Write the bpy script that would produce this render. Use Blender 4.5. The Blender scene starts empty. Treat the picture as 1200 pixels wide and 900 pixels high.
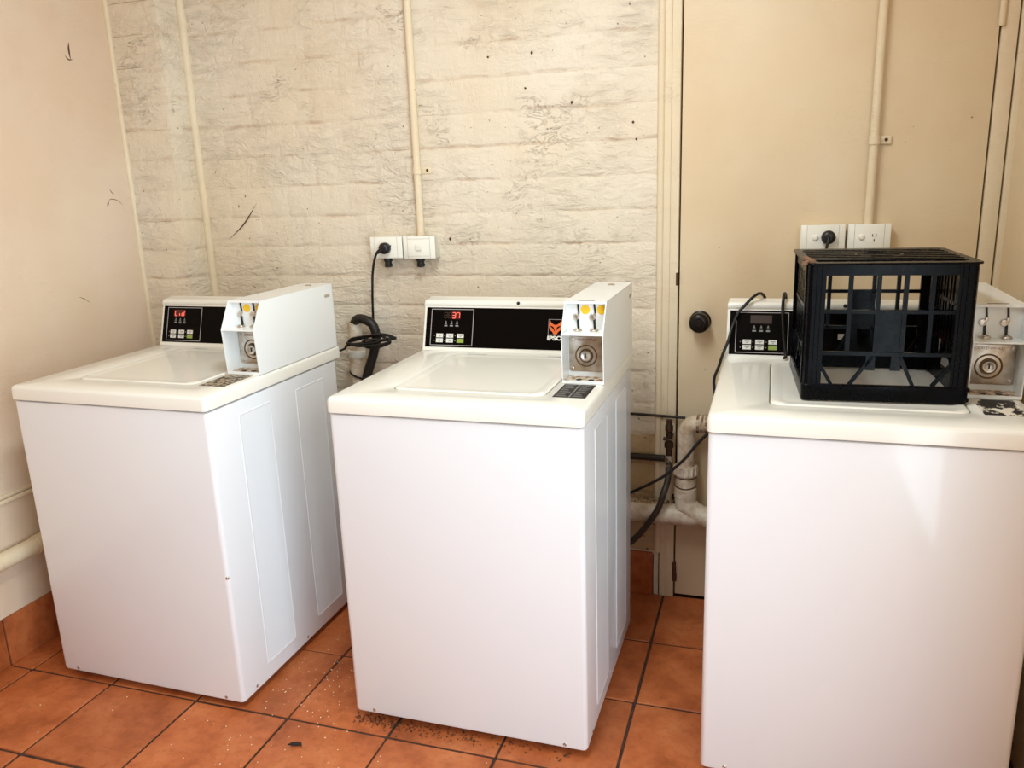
import bpy, bmesh, math, random
from mathutils import Vector, Matrix
random.seed(7)
scene = bpy.context.scene
COL = scene.collection

# ------------------------------------------------------------------ camera
def camera():
    yaw, pitch, roll = 0.3159, 0.2451, -0.0353
    cy, sy, cp, sp = math.cos(yaw), math.sin(yaw), math.cos(pitch), math.sin(pitch)
    fwd = Vector((-sy*cp, cy*cp, -sp)); r0 = Vector((cy, sy, 0)); u0 = r0.cross(fwd)
    c, s = math.cos(roll), math.sin(roll)
    right = c*r0 + s*u0; up = -s*r0 + c*u0
    cam = bpy.data.cameras.new('camera'); o = bpy.data.objects.new('camera', cam); COL.objects.link(o)
    cam.sensor_width = 36.0; cam.lens = 36.0*947.04/1200.0; cam.clip_start = 0.02
    m = Matrix((right, up, -fwd)).transposed().to_4x4(); m.translation = Vector((0.2653, -2.4375, 1.4162))
    o.matrix_world = m; scene.camera = o
camera()

# ------------------------------------------------------------------ light
world = bpy.data.worlds.new('daylight'); scene.world = world; world.use_nodes = True
bg = world.node_tree.nodes['Background']; bg.inputs[0].default_value = (0.92, 0.96, 1.0, 1); bg.inputs[1].default_value = 1.0

def area(name, loc, rot, sx, sy, power, col):
    l = bpy.data.lights.new(name, 'AREA'); l.shape = 'RECTANGLE'; l.size = sx; l.size_y = sy; l.energy = power; l.color = col
    o = bpy.data.objects.new(name, l); COL.objects.link(o); o.location = loc; o.rotation_euler = rot
    return o
area('ceiling_lamp_light', (-0.30, -1.30, 2.515), (0, 0, 0), 0.25, 1.2, 26, (0.88, 0.99, 1.02))
area('doorway_daylight', (0.93, -2.30, 1.06), (0, math.pi/2, 0), 2.05, 1.4, 57, (0.80, 1.0, 1.12))

vs = scene.view_settings
vs.view_transform = 'Standard'; vs.look = 'None'; vs.gamma = 1.0; vs.use_curve_mapping = False; vs.exposure = 0.0

# ------------------------------------------------------------------ materials
def srgb(r, g, b):
    f = lambda c: (c/255/12.92) if c/255 <= 0.04045 else ((c/255+0.055)/1.055)**2.4
    return (f(r), f(g), f(b), 1)

class Mat:
    def __init__(s, name, rough=0.5, col=(0.8, 0.8, 0.8, 1), metal=0.0, coat=0.0, spec=0.5, emit=None, es=0):
        s.m = bpy.data.materials.new(name); s.m.use_nodes = True; s.t = s.m.node_tree; s.b = s.t.nodes['Principled BSDF']
        i = s.b.inputs
        i['Base Color'].default_value = col; i['Roughness'].default_value = rough; i['Metallic'].default_value = metal
        i['Coat Weight'].default_value = coat; i['Specular IOR Level'].default_value = spec; i['Coat Roughness'].default_value = 0.08
        if emit: i['Emission Color'].default_value = emit; i['Emission Strength'].default_value = es
    def n(s, typ, **kw):
        nd = s.t.nodes.new(typ)
        for k, v in kw.items():
            if k in nd.inputs.keys() if isinstance(k, str) else False: nd.inputs[k].default_value = v
            else: setattr(nd, k, v)
        return nd
    def l(s, a, b): s.t.links.new(a, b)
    def pos(s, scale=(1, 1, 1), rot=(0, 0, 0), obj=False):
        g = s.n('ShaderNodeTexCoord').outputs['Object'] if obj else s.n('ShaderNodeNewGeometry').outputs['Position']
        mp = s.n('ShaderNodeMapping'); mp.inputs['Scale'].default_value = scale; mp.inputs['Rotation'].default_value = rot
        s.l(g, mp.inputs[0]); return mp.outputs[0]
    def noise(s, vec, scale, detail=4, rough=0.55, dist=0.0):
        nd = s.n('ShaderNodeTexNoise'); nd.inputs['Scale'].default_value = scale; nd.inputs['Detail'].default_value = detail
        nd.inputs['Roughness'].default_value = rough; nd.inputs['Distortion'].default_value = dist; s.l(vec, nd.inputs['Vector']); return nd.outputs['Fac']
    def ramp(s, fac, stops):
        r = s.n('ShaderNodeValToRGB'); e = r.color_ramp.elements
        while len(e) < len(stops): e.new(0.5)
        for k, (p, c) in enumerate(stops): e[k].position = p; e[k].color = c if len(c) == 4 else (*c, 1)
        s.l(fac, r.inputs[0]); return r.outputs[0]
    def rampf(s, fac, a, b): return s.ramp(fac, [(a, (0, 0, 0, 1)), (b, (1, 1, 1, 1))])
    def mix(s, fac, a, b, mode='MIX'):
        m = s.n('ShaderNodeMix'); m.data_type = 'RGBA'; m.blend_type = mode
        for v, k in ((fac, 0), (a, 6), (b, 7)):
            if isinstance(v, (int, float)): m.inputs[k].default_value = v
            elif isinstance(v, tuple): m.inputs[k].default_value = v
            else: s.l(v, m.inputs[k])
        return m.outputs[2]
    def math(s, op, a, b=None):
        m = s.n('ShaderNodeMath'); m.operation = op
        for k, v in enumerate((a, b)):
            if v is None: continue
            if isinstance(v, (int, float)): m.inputs[k].default_value = v
            else: s.l(v, m.inputs[k])
        return m.outputs[0]
    def bump(s, h, dist, strength=1.0):
        b = s.n('ShaderNodeBump'); b.inputs['Strength'].default_value = strength; b.inputs['Distance'].default_value = dist
        s.l(h, b.inputs['Height']); s.l(b.outputs[0], s.b.inputs['Normal'])
    def col(s, c): s.l(c, s.b.inputs['Base Color'])
    def rough(s, r): s.l(r, s.b.inputs['Roughness'])

K = (0, 0, 0, 1)
def paint_wall(name, c1, c2, dirt, relief, speck=0.72, fine=1.0, courses=0.0, wrinkle=0.25, patchy=0.10):
    M = Mat(name, rough=0.45, spec=0.35)
    v = M.pos()
    big = M.noise(v, 2.2, 3)
    base = M.ramp(big, [(0.35, c1), (0.65, c2)])
    # brown grime held in small wrinkles and pits of the paint
    w = M.noise(M.pos((1, 1, 2.3)), 16, 6, 0.62, 1.2)
    ridge = M.math('ABSOLUTE', M.math('SUBTRACT', w, 0.5))
    line = M.math('SUBTRACT', 1.0, M.rampf(ridge, 0.002, 0.016))
    where = M.rampf(M.noise(v, 5.5, 3), 0.52, 0.68)
    lines = M.math('MULTIPLY', line, where)
    sx = M.n('ShaderNodeSeparateXYZ'); M.l(v, sx.inputs[0])
    zz = M.math('ADD', sx.outputs[2], M.math('MULTIPLY', M.noise(v, 9, 2), 0.022))
    fr = M.math('ABSOLUTE', M.math('SUBTRACT', M.math('FRACT', M.math('DIVIDE', M.math('SUBTRACT', zz, 1.2285-10.5*0.105+0.0), 0.105)), 0.5))
    seam = M.math('SUBTRACT', 1.0, M.rampf(fr, 0.01, 0.075))
    seam = M.math('MULTIPLY', seam, M.rampf(M.noise(M.pos((1, 1, 1.5)), 8, 4, 0.6), 0.46, 0.66))
    pits = M.rampf(M.noise(v, 62, 2, 0.5), speck, speck+0.05)
    patch = M.rampf(M.noise(v, 7, 5, 0.65), 0.56, 0.85)
    c = M.mix(M.math('MULTIPLY', patch, patchy), base, dirt)
    c = M.mix(M.math('MULTIPLY', lines, wrinkle), c, dirt)
    if courses: c = M.mix(M.math('MULTIPLY', seam, courses), c, dirt)
    c = M.mix(M.math('MULTIPLY', pits, 0.8), c, srgb(96, 62, 34))
    M.col(c)
    st = M.noise(M.pos((1, 1, 0.35), (0, 0.5, 0)), 48, 4, 0.6, 0.8)
    lump = M.math('ADD', 0.25, M.math('MULTIPLY', M.rampf(M.noise(v, 3.1, 3), 0.40, 0.62), 0.75))
    h = M.math('ADD', M.math('MULTIPLY', w, lump), M.math('MULTIPLY', st, 0.22*fine))
    h = M.math('SUBTRACT', h, M.math('MULTIPLY', lines, 0.07))
    h = M.math('ADD', h, M.math('MULTIPLY', M.noise(v, 130, 3), 0.08*fine))
    if courses: h = M.math('SUBTRACT', h, M.math('MULTIPLY', seam, 0.17))
    M.bump(h, relief)
    return M.m
mat = {}
mat['brick'] = paint_wall('thick cream paint on brick', srgb(234, 221, 201), srgb(230, 213, 188), srgb(182, 132, 84), 0.0135, courses=0.36, wrinkle=0.16)
mat['brick_old_shaded'] = paint_wall('old grimy brick paint with painted shade', srgb(208, 184, 146), srgb(196, 166, 122), srgb(128, 86, 50), 0.0135, 0.68, courses=0.5, wrinkle=0.5, patchy=0.6)  # lower bricks: old grimy paint, with part of the shadow coloured in
mat['plaster'] = paint_wall('smooth beige plaster', srgb(228, 206, 184), srgb(223, 197, 171), srgb(170, 122, 80), 0.0022, 0.78, 0.5, wrinkle=0.12)
mat['door'] = paint_wall('cream door paint', srgb(230, 210, 178), srgb(225, 200, 164), srgb(160, 112, 66), 0.0012, 0.755, 0.4, wrinkle=0.08)
mat['trim'] = paint_wall('cream gloss trim paint', srgb(234, 217, 188), srgb(229, 209, 176), srgb(150, 105, 64), 0.003, 0.75, 0.5)
mat['gap'] = Mat('dark gap', 0.9, srgb(22, 14, 9)).m
mat['rust'] = Mat('rusty iron', 0.8, srgb(84, 46, 26)).m

def enamel(name, c, grime=0.0):
    M = Mat(name, rough=0.22, col=c, coat=0.35, spec=0.5)
    v = M.pos(obj=True)
    n = M.rampf(M.noise(v, 9, 5, 0.65), 0.58, 0.82)
    s = M.rampf(M.noise(v, 90, 2), 0.80, 0.83)
    cc = M.mix(M.math('MULTIPLY', n, grime), c, srgb(206, 186, 156))
    cc = M.mix(M.math('MULTIPLY', s, 0.5), cc, srgb(110, 78, 50)); M.col(cc)
    M.b.inputs['Roughness'].default_value = 0.3
    return M.m
mat['enamel'] = enamel('white enamel', srgb(238, 240, 243), 0.02)
mat['enamel_top'] = enamel('worn enamel top with warm light tint', srgb(240, 236, 226), 0.14)  # creamier than the cabinet: warm wall and lamp light tinted in, plus wear
mat['coinwhite'] = enamel('white powder coat', srgb(239, 240, 238), 0.06)
mat['black_panel'] = Mat('black overlay', 0.3, srgb(7, 4, 3), spec=0.07).m
mat['silver_line'] = Mat('silver print', 0.4, srgb(176, 168, 166)).m
mat['button'] = Mat('white button', 0.45, srgb(226, 222, 214)).m
mat['button_mark'] = Mat('grey button print', 0.6, srgb(120, 116, 112)).m
mat['button_green'] = Mat('green button', 0.45, srgb(150, 166, 74)).m
mat['icon'] = Mat('grey print', 0.5, srgb(150, 148, 142)).m
mat['led'] = Mat('lit red led', 0.5, srgb(255, 90, 70), emit=srgb(255, 110, 95), es=1.5).m
mat['led_off'] = Mat('unlit led', 0.4, srgb(58, 38, 30)).m
mat['led_window'] = Mat('red led window', 0.3, srgb(60, 4, 4), emit=srgb(150, 6, 6), es=0.10).m
mat['orange'] = Mat('orange print', 0.5, srgb(232, 104, 42)).m
mat['white_print'] = Mat('white print', 0.5, srgb(236, 232, 226)).m
mat['yellow'] = Mat('yellow paper dot', 0.6, srgb(246, 198, 40)).m
mat['slot'] = Mat('black slot', 0.5, srgb(16, 13, 12)).m
def chrome():
    M = Mat('dull stained metal', rough=0.32, metal=1.0, col=srgb(190, 176, 158))
    n = M.noise(M.pos(), 45, 4); M.col(M.ramp(n, [(0.35, srgb(214, 206, 196)), (0.75, srgb(172, 150, 126))])); return M.m
mat['chrome'] = chrome()
mat['stained'] = Mat('brown stained metal', 0.4, srgb(104, 78, 50), metal=0.6).m
mat['chrome_clean'] = Mat('chrome', 0.34, srgb(214, 208, 200), metal=1.0).m
def rusty_white():
    M = Mat('rust stained white', 0.5); n = M.noise(M.pos(), 60, 4)
    M.col(M.ramp(n, [(0.42, srgb(226, 210, 186)), (0.60, srgb(150, 96, 56))])); return M.m
mat['rust_white'] = rusty_white()
def sticker(name, thr, light):
    M = Mat(name, 0.55); n = M.noise(M.pos(obj=True), 120, 3, 0.6)
    M.col(M.ramp(n, [(thr-0.02, srgb(34, 26, 22)), (thr+0.02, light)])); return M.m
mat['sticker'] = sticker('black printed label', 0.72, srgb(120, 104, 90))
mat['sticker_speckled'] = sticker('speckled worn label', 0.50, srgb(178, 160, 136))
def torn():
    M = Mat('torn label', 0.6); v = M.pos(obj=True); n = M.noise(v, 26, 6, 0.7)
    M.col(M.ramp(n, [(0.535, srgb(30, 24, 21)), (0.55, srgb(232, 222, 204))])); return M.m
mat['sticker_torn'] = torn()
def tilemat(name, k=1.0):
    M = Mat(name, rough=0.42, spec=0.4); v = M.pos()
    oi = M.n('ShaderNodeObjectInfo')
    n1 = M.noise(v, 7, 6, 0.62); n2 = M.noise(v, 40, 4, 0.6); n3 = M.noise(M.pos((1, 1.8, 1), (0, 0, 0.5)), 85, 3)
    c = M.ramp(n1, [(0.32, srgb(148, 74, 34)), (0.5, srgb(182, 98, 52)), (0.70, srgb(198, 117, 69))])
    c = M.mix(M.math('MULTIPLY', M.rampf(n2, 0.50, 0.72), 0.5), c, srgb(146, 76, 34))
    c = M.mix(M.math('MULTIPLY', M.rampf(n3, 0.64, 0.72), 0.6), c, srgb(108, 56, 28))
    hs = M.n('ShaderNodeHueSaturation'); M.l(c, hs.inputs['Color'])
    M.l(M.math('ADD', 0.86, M.math('MULTIPLY', oi.outputs['Random'], 0.22)), hs.inputs['Value']); hs.inputs['Saturation'].default_value = k
    M.col(hs.outputs[0]); M.rough(M.math('ADD', 0.34, M.math('MULTIPLY', n2, 0.25))); M.bump(M.math('ADD', n2, M.math('MULTIPLY', n3, 0.4)), 0.0012)
    return M.m
mat['tile'] = tilemat('terracotta tile'); 
def grout():
    M = Mat('dark grout', 0.9); M.col(M.ramp(M.noise(M.pos(), 40, 4), [(0.3, srgb(46, 28, 20)), (0.75, srgb(84, 54, 38))])); return M.m
mat['grout'] = grout()
mat['ceiling'] = Mat('white ceiling', 0.8, srgb(238, 228, 210)).m
def crateplastic():
    M = Mat('black scuffed plastic', rough=0.38, spec=0.09)
    n = M.noise(M.pos(), 30, 4, 0.65); M.col(M.ramp(n, [(0.55, srgb(3, 3, 6)), (0.85, srgb(9, 11, 22))]))
    M.rough(M.math('ADD', 0.16, M.math('MULTIPLY', n, 0.25))); return M.m
mat['crate'] = crateplastic()
mat['crate_dust'] = Mat('dusty brown plastic', 0.8, srgb(128, 94, 70)).m
mat['cord'] = Mat('black rubber cord', 0.4, srgb(16, 13, 13)).m
mat['hose'] = Mat('black rubber hose', 0.5, srgb(24, 19, 17)).m
mat['hose_grey'] = Mat('dark grey hose', 0.45, srgb(58, 48, 40)).m
mat['outlet'] = Mat('white switch plastic', 0.35, srgb(242, 238, 226)).m
mat['outlet_line'] = Mat('grey moulded line', 0.6, srgb(176, 166, 148)).m
def pvc():
    M = Mat('dirty white pvc', 0.4); n = M.noise(M.pos(), 22, 5, 0.65)
    M.col(M.ramp(n, [(0.42, srgb(226, 212, 192)), (0.72, srgb(176, 142, 108))])); return M.m
mat['pvc'] = pvc()
mat['pvc_white'] = Mat('white pvc collar', 0.35, srgb(236, 230, 218)).m
def dirty_pvc():
    M = Mat('grimy painted pipe', 0.6); n = M.noise(M.pos(), 55, 5, 0.7)
    M.col(M.ramp(n, [(0.40, srgb(214, 190, 158)), (0.56, srgb(120, 84, 54)), (0.72, srgb(70, 46, 30))])); M.bump(n, 0.006); return M.m
mat['grimy'] = dirty_pvc()
mat['brass'] = Mat('blackened brass', 0.5, srgb(64, 44, 30), metal=0.6).m
mat['darkpipe'] = Mat('dark iron pipe', 0.6, srgb(40, 27, 19)).m
mat['knob'] = Mat('dark bronze', 0.35, srgb(30, 22, 17), metal=0.5).m
mat['foot'] = Mat('black rubber foot', 0.7, srgb(24, 22, 21)).m
mat['crumb'] = Mat('pale crumbs', 0.8, srgb(236, 220, 190)).m
mat['lint'] = Mat('dark lint', 0.95, srgb(46, 32, 24)).m
mat['lamp'] = Mat('lamp diffuser', 0.5, srgb(250, 245, 235)).m

# ------------------------------------------------------------------ mesh helpers
def link(name, bm, m, parent=None, smooth=None, loc=(0, 0, 0)):
    bmesh.ops.recalc_face_normals(bm, faces=bm.faces)
    me = bpy.data.meshes.new(name); bm.to_mesh(me); bm.free()
    if smooth:
        for p in me.polygons: p.use_smooth = True
        me.set_sharp_from_angle(angle=math.radians(smooth))
    me.materials.append(mat[m] if isinstance(m, str) else m)
    return linkm(name, me, parent, loc)
def linkm(name, me, parent=None, loc=(0, 0, 0)):
    o = bpy.data.objects.new(name, me); COL.objects.link(o); o.location = loc
    if parent is not None: o.parent = parent
    return o
def tag(o, label, cat, group=None, kind=None):
    o['label'] = label; o['category'] = cat
    if group: o['group'] = group
    if kind: o['kind'] = kind
    return o
def struct(o, label, cat): o['kind'] = 'structure'; o['label'] = label; o['category'] = cat; return o
def empty(name, loc, rz=0.0):
    o = bpy.data.objects.new(name, None); COL.objects.link(o); o.location = loc; o.rotation_euler = (0, 0, rz); o.empty_display_size = 0.05; return o
def box(bm, x0, x1, y0, y1, z0, z1, bevel=0.0, seg=2):
    vs_ = [bm.verts.new((x, y, z)) for x in (x0, x1) for y in (y0, y1) for z in (z0, z1)]
    a = lambda *i: bm.faces.new([vs_[k] for k in i])
    fs = [a(0, 1, 3, 2), a(4, 6, 7, 5), a(0, 4, 5, 1), a(2, 3, 7, 6), a(0, 2, 6, 4), a(1, 5, 7, 3)]
    if bevel:
        es = {e for f in fs for e in f.edges}
        bmesh.ops.bevel(bm, geom=list(es), offset=bevel, segments=seg, affect='EDGES', profile=0.5)
    return bm
def newbox(*a, **k): return box(bmesh.new(), *a, **k)
def loft(bm, loops, cap0=True, cap1=True, closed=True):
    R = [[bm.verts.new(p) for p in L] for L in loops]
    n = len(R[0])
    for a, b in zip(R[:-1], R[1:]):
        for i in range(n if closed else n-1):
            j = (i+1) % n; bm.faces.new((a[i], a[j], b[j], b[i]))
    if cap0: bm.faces.new(R[0][::-1])
    if cap1: bm.faces.new(R[-1])
    return bm
def rrect(a0, a1, b0, b1, r, n=5):
    pts = []
    for (ca, cb, s) in ((a1-r, b1-r, 0), (a0+r, b1-r, 90), (a0+r, b0+r, 180), (a1-r, b0+r, 270)):
        for k in range(n+1):
            t = math.radians(s+90*k/n); pts.append((ca+r*math.cos(t), cb+r*math.sin(t)))
    return pts
def prism(bm, poly, u0, u1):   # poly in (y,z), run along x
    return loft(bm, [[(u, y, z) for (y, z) in poly] for u in (u0, u1)])
def catmull(pts, n=8):
    P = [Vector(p) for p in pts]; P = [2*P[0]-P[1]]+P+[2*P[-1]-P[-2]]; out = []
    for i in range(1, len(P)-2):
        for k in range(n):
            t = k/n; a, b, c, d = P[i-1:i+3]
            out.append(0.5*((2*b)+(c-a)*t+(2*a-5*b+4*c-d)*t*t+(3*b-a-3*c+d)*t**3))
    out.append(P[-2]); return out
def tube(bm, path, r, seg=10, caps=True, rad=None):
    path = [Vector(p) for p in path]; rings = []
    up = Vector((0.13, 0.31, 0.94)); prev = None
    for i, p in enumerate(path):
        t = (path[min(i+1, len(path)-1)]-path[max(i-1, 0)]).normalized()
        if prev is None:
            a = t.cross(up); a = a.normalized() if a.length > 1e-3 else Vector((1, 0, 0))
        else:
            a = (prev - t*prev.dot(t)).normalized()
        b = t.cross(a); prev = a
        rr = rad(i/(len(path)-1)) if rad else r
        rings.append([tuple(p+rr*(math.cos(2*math.pi*k/seg)*a+math.sin(2*math.pi*k/seg)*b)) for k in range(seg)])
    return loft(bm, rings, caps, caps)
def lathe(bm, prof, base, axis, seg=20):   # prof: (radius, distance along axis)
    ax = Vector(axis).normalized(); q = Vector((0, 0, 1)).rotation_difference(ax); base = Vector(base)
    rings = []
    for r, h in prof:
        rings.append([tuple(base+q @ Vector((r*math.cos(2*math.pi*k/seg), r*math.sin(2*math.pi*k/seg), h))) for k in range(seg)])
    return loft(bm, rings)
def bar(bm, p, q, w, d, nrm):   # rectangular bar p->q, width w across, depth d along nrm
    p, q, nrm = Vector(p), Vector(q), Vector(nrm).normalized(); t = (q-p).normalized(); s = t.cross(nrm)
    L = [[tuple(o+s*a*w/2+nrm*b*d/2) for a, b in ((-1, -1), (1, -1), (1, 1), (-1, 1))] for o in (p, q)]
    return loft(bm, L)
def text_mesh(txt, size, bold=0.0):
    cu = bpy.data.curves.new('lettering', 'FONT'); cu.body = txt; cu.size = size; cu.offset = bold; cu.extrude = 0.0003; cu.align_x = 'LEFT'
    o = bpy.data.objects.new('lettering', cu); COL.objects.link(o)
    dg = bpy.context.evaluated_depsgraph_get(); me = bpy.data.meshes.new_from_object(o.evaluated_get(dg))
    bpy.data.objects.remove(o); me.materials.clear(); return me

# ------------------------------------------------------------------ room
XL, YB, XR = -1.965, 0.145, 0.872
YF, ZC = -4.3, 2.55

def build_floor():
    fl = struct(link('floor', newbox(XL-0.1, XR+0.1, YF, YB+0.12, -0.08, -0.004), 'grout'), 'terracotta tiled floor with dark grout lines', 'floor')
    px, py = 0.3037, 0.313
    ms = []
    for v in range(4):
        bm = bmesh.new(); w, d = px-0.0075, py-0.0075
        rnd = random.Random(v)
        def lp(i, z): return [(a+rnd.uniform(-.0007, .0007), b+rnd.uniform(-.0007, .0007), z) for a, b in rrect(-w/2+i, w/2-i, -d/2+i, d/2-i, 0.004, 2)]
        loft(bm, [lp(0, -0.010), lp(0, -0.0018), lp(0.0018, 0.0)])
        bmesh.ops.recalc_face_normals(bm, faces=bm.faces)
        me = bpy.data.meshes.new('tile'); bm.to_mesh(me); bm.free(); me.materials.append(mat['tile']); ms.append(me)
    for i in range(-7, 4):
        for j in range(-12, 1):
            cx, cy = -0.05+px*(i+0.5), -0.475+py*(j+1.5)
            if cy > YB or cx > XR+0.1: continue
            t = linkm('tile', random.choice(ms), fl, (cx+random.uniform(-.001, .001), cy+random.uniform(-.001, .001), random.uniform(-.0004, .0004)))
            t.rotation_euler = (random.uniform(-.001, .001), random.uniform(-.001, .001), random.uniform(-.002, .002))
build_floor()

def brick_meshes(L, H, n, seed, m='brick'):
    out = []
    for v in range(n):
        rnd = random.Random(seed+v); nl = max(2, int(L/0.05)); nh = 2
        base = [(-L/2+L*i/nl, -H/2) for i in range(nl)]+[(L/2, -H/2+H*i/nh) for i in range(nh)] + \
               [(L/2-L*i/nl, H/2) for i in range(nl)]+[(-L/2, H/2-H*i/nh) for i in range(nh)]
        def inset(d, jit, y):
            o = []
            for x, z in base:
                j = d+rnd.uniform(-jit, jit)
                sx = -1 if x > L/2-1e-6 else 1 if x < -L/2+1e-6 else 0; sz = -1 if z > H/2-1e-6 else 1 if z < -H/2+1e-6 else 0
                o.append((x+sx*max(j, 0.001), y+rnd.uniform(-.0006, .0006), z+sz*max(j, 0.001)))
            return o
        bm = bmesh.new()
        zo = [rnd.uniform(-.0022, .0028) for _ in base]
        r0 = [(x*(1+.0008/L), (-0.0007 if abs(z) > H/2-1e-6 else -0.0023)+rnd.uniform(-.0005, .0004), z+(math.copysign(zo[i], z) if abs(z) > H/2-1e-6 and zo[i] > 0 else math.copysign(1, z)*zo[i] if abs(z) > H/2-1e-6 else 0)) for i, (x, z) in enumerate(base)]
        loft(bm, [[(x, 0.004, z) for x, y_, z in r0], r0, inset(0.007, 0.005, -0.0023), inset(0.018, 0.008, -0.0031)])
        bmesh.ops.recalc_face_normals(bm, faces=bm.faces)
        me = bpy.data.meshes.new('brick'); bm.to_mesh(me); bm.free(); me.materials.append(mat[m])
        for p in me.polygons: p.use_smooth = True
        me.set_sharp_from_angle(angle=math.radians(38))
        out.append(me)
    return out

def build_back_wall():
    w = struct(link('wall_back', newbox(XL-0.1, -0.07, YB, YB+0.12, -0.05, ZC), 'brick'), 'painted cream brick wall behind the washing machines', 'wall')
    H = 0.105; x0, x1 = -1.752, -0.084; n = 7; L = (x1-x0)/n
    full = brick_meshes(L, H, 9, 10); half = brick_meshes(L/2, H, 4, 40); low = (brick_meshes(L, H, 5, 110, 'brick_old_shaded'), brick_meshes(L/2, H, 3, 130, 'brick_old_shaded'))
    z = 1.215-10*H
    row = 0
    while z < ZC-0.02:
        xs = [(x0+L*(i+.5), full) for i in range(n)] if row % 2 == 0 else [(x0+L/4, half)]+[(x0+L*(i+1), full) for i in range(n-1)]+[(x1-L/4, half)]
        for x, ms in xs:
            b = linkm('brick', random.choice(ms), w, (x, YB+random.uniform(-.0003, .0003), z+H/2))
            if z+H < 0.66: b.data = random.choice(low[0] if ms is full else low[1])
        z += H; row += 1
    # corner pier, one brick proud
    pier = link('pier', newbox(XL-0.05, -1.760, 0.024, YB+0.01, -0.05, ZC), 'brick', w)
    pf = brick_meshes(0.205, H, 4, 70)
    z = 1.215-10*H
    while z < ZC-0.02:
        linkm('brick', random.choice(pf), pier, (-1.8625, 0.022, z+H/2))
        b = linkm('brick', random.choice(pside), pier, (-1.7585, 0.0845, z+H/2)); b.rotation_euler = (0, 0, math.pi/2)
        z += H
    # rounded paint fillets running up the two inner corners
    bm = bmesh.new(); tube(bm, [(-1.750+random.uniform(-.0015, .0015), YB-0.006, 0.2+0.06*i) for i in range(40)], 0.016, 8); link('corner_fillet', bm, 'trim', w, 60)
    bm = bmesh.new(); tube(bm, [(XL+0.002, 0.019+random.uniform(-.001, .001), 0.2+0.06*i) for i in range(40)], 0.011, 8); link('corner_fillet', bm, 'trim', w, 60)
    # dark gouges in the paint
    def gouge(pts, wd):
        P = catmull(pts, 5); bm = bmesh.new(); n_ = len(P)
        tube(bm, P, 0.002, 6, True, lambda t: max(0.0003, wd*math.sin(math.pi*min(max(t, .03), .97))))
        link('paint_gouge', bm, 'rust', w)
    y = YB-0.0045
    gouge([(-1.527, y, 1.372), (-1.565, y, 1.325), (-1.60, y, 1.29), (-1.663, y, 1.243)], 0.0024)
    for x, z, l in ((-0.476, 1.802, .006), (-0.351, 1.649, .005), (-0.62, 1.80, .003), (-0.78, 1.236, .006), (-0.50, 1.70, .003), (-0.16, 1.58, .004), (-0.15, 1.53, .003)):
        gouge([(x, y, z-l), (x+.001, y, z), (x+.002, y, z+l)], 0.004)
    return w
pside = brick_meshes(0.122, 0.105, 3, 90)
wall_back = build_back_wall()

def build_left_wall():
    w = struct(link('wall_left', newbox(XL-0.12, XL, YF, YB+0.1, -0.05, ZC), 'plaster'), 'smooth beige plastered side wall with chipped paint', 'wall')
    def chip(pts, wd):
        bm = bmesh.new(); P = catmull(pts, 5); tube(bm, P, 0.002, 6, True, lambda t: max(0.0003, wd*math.sin(math.pi*min(max(t, .03), .97)))); link('paint_chip', bm, 'rust', w)
    X = XL-0.0005
    chip([(X, -0.163, 1.912), (X, -0.168, 1.885), (X, -0.166, 1.852)], 0.0036)
    chip([(X, -0.19, 1.868), (X, -0.175, 1.855), (X, -0.155, 1.858)], 0.0022)
    chip([(X, -0.10, 1.388), (X, -0.085, 1.405), (X, -0.05, 1.398), (X, -0.02, 1.37)], 0.0014)
    chip([(X, -0.085, 1.445), (X, -0.075, 1.428), (X, -0.06, 1.418)], 0.0014)
    chip([(X, -0.105, 1.38), (X, -0.095, 1.398)], 0.003)
    chip([(X, -0.30, 1.09), (X, -0.27, 1.08), (X, -0.23, 1.05)], 0.0012)
    return w
wall_left = build_left_wall()
bm = newbox(XR, XR+0.12, -1.6, YB+0.1, -0.05, ZC); box(bm, XR, XR+0.12, YF, -3.0, -0.05, ZC); box(bm, XR, XR+0.12, -3.0, -1.6, 2.1, ZC)
struct(link('wall_right', bm, 'door'), 'narrow strip of cream side wall past the door frame', 'wall')
mat['dark_wall'] = Mat('unseen wall darkened against bounce', 0.9, srgb(150, 126, 104)).m  # unseen wall behind the camera, coloured dark to cut bounce light
struct(link('wall_front', newbox(XL-.12, XR+.12, YF-0.1, YF, -.05, ZC), 'dark_wall'), 'plain brown wall facing the machines', 'wall')
struct(link('ceiling', newbox(XL-0.12, XR+0.12, YF, YB+0.1, ZC, ZC+0.1), 'ceiling'), 'plain pale ceiling above the laundry', 'ceiling')

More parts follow.
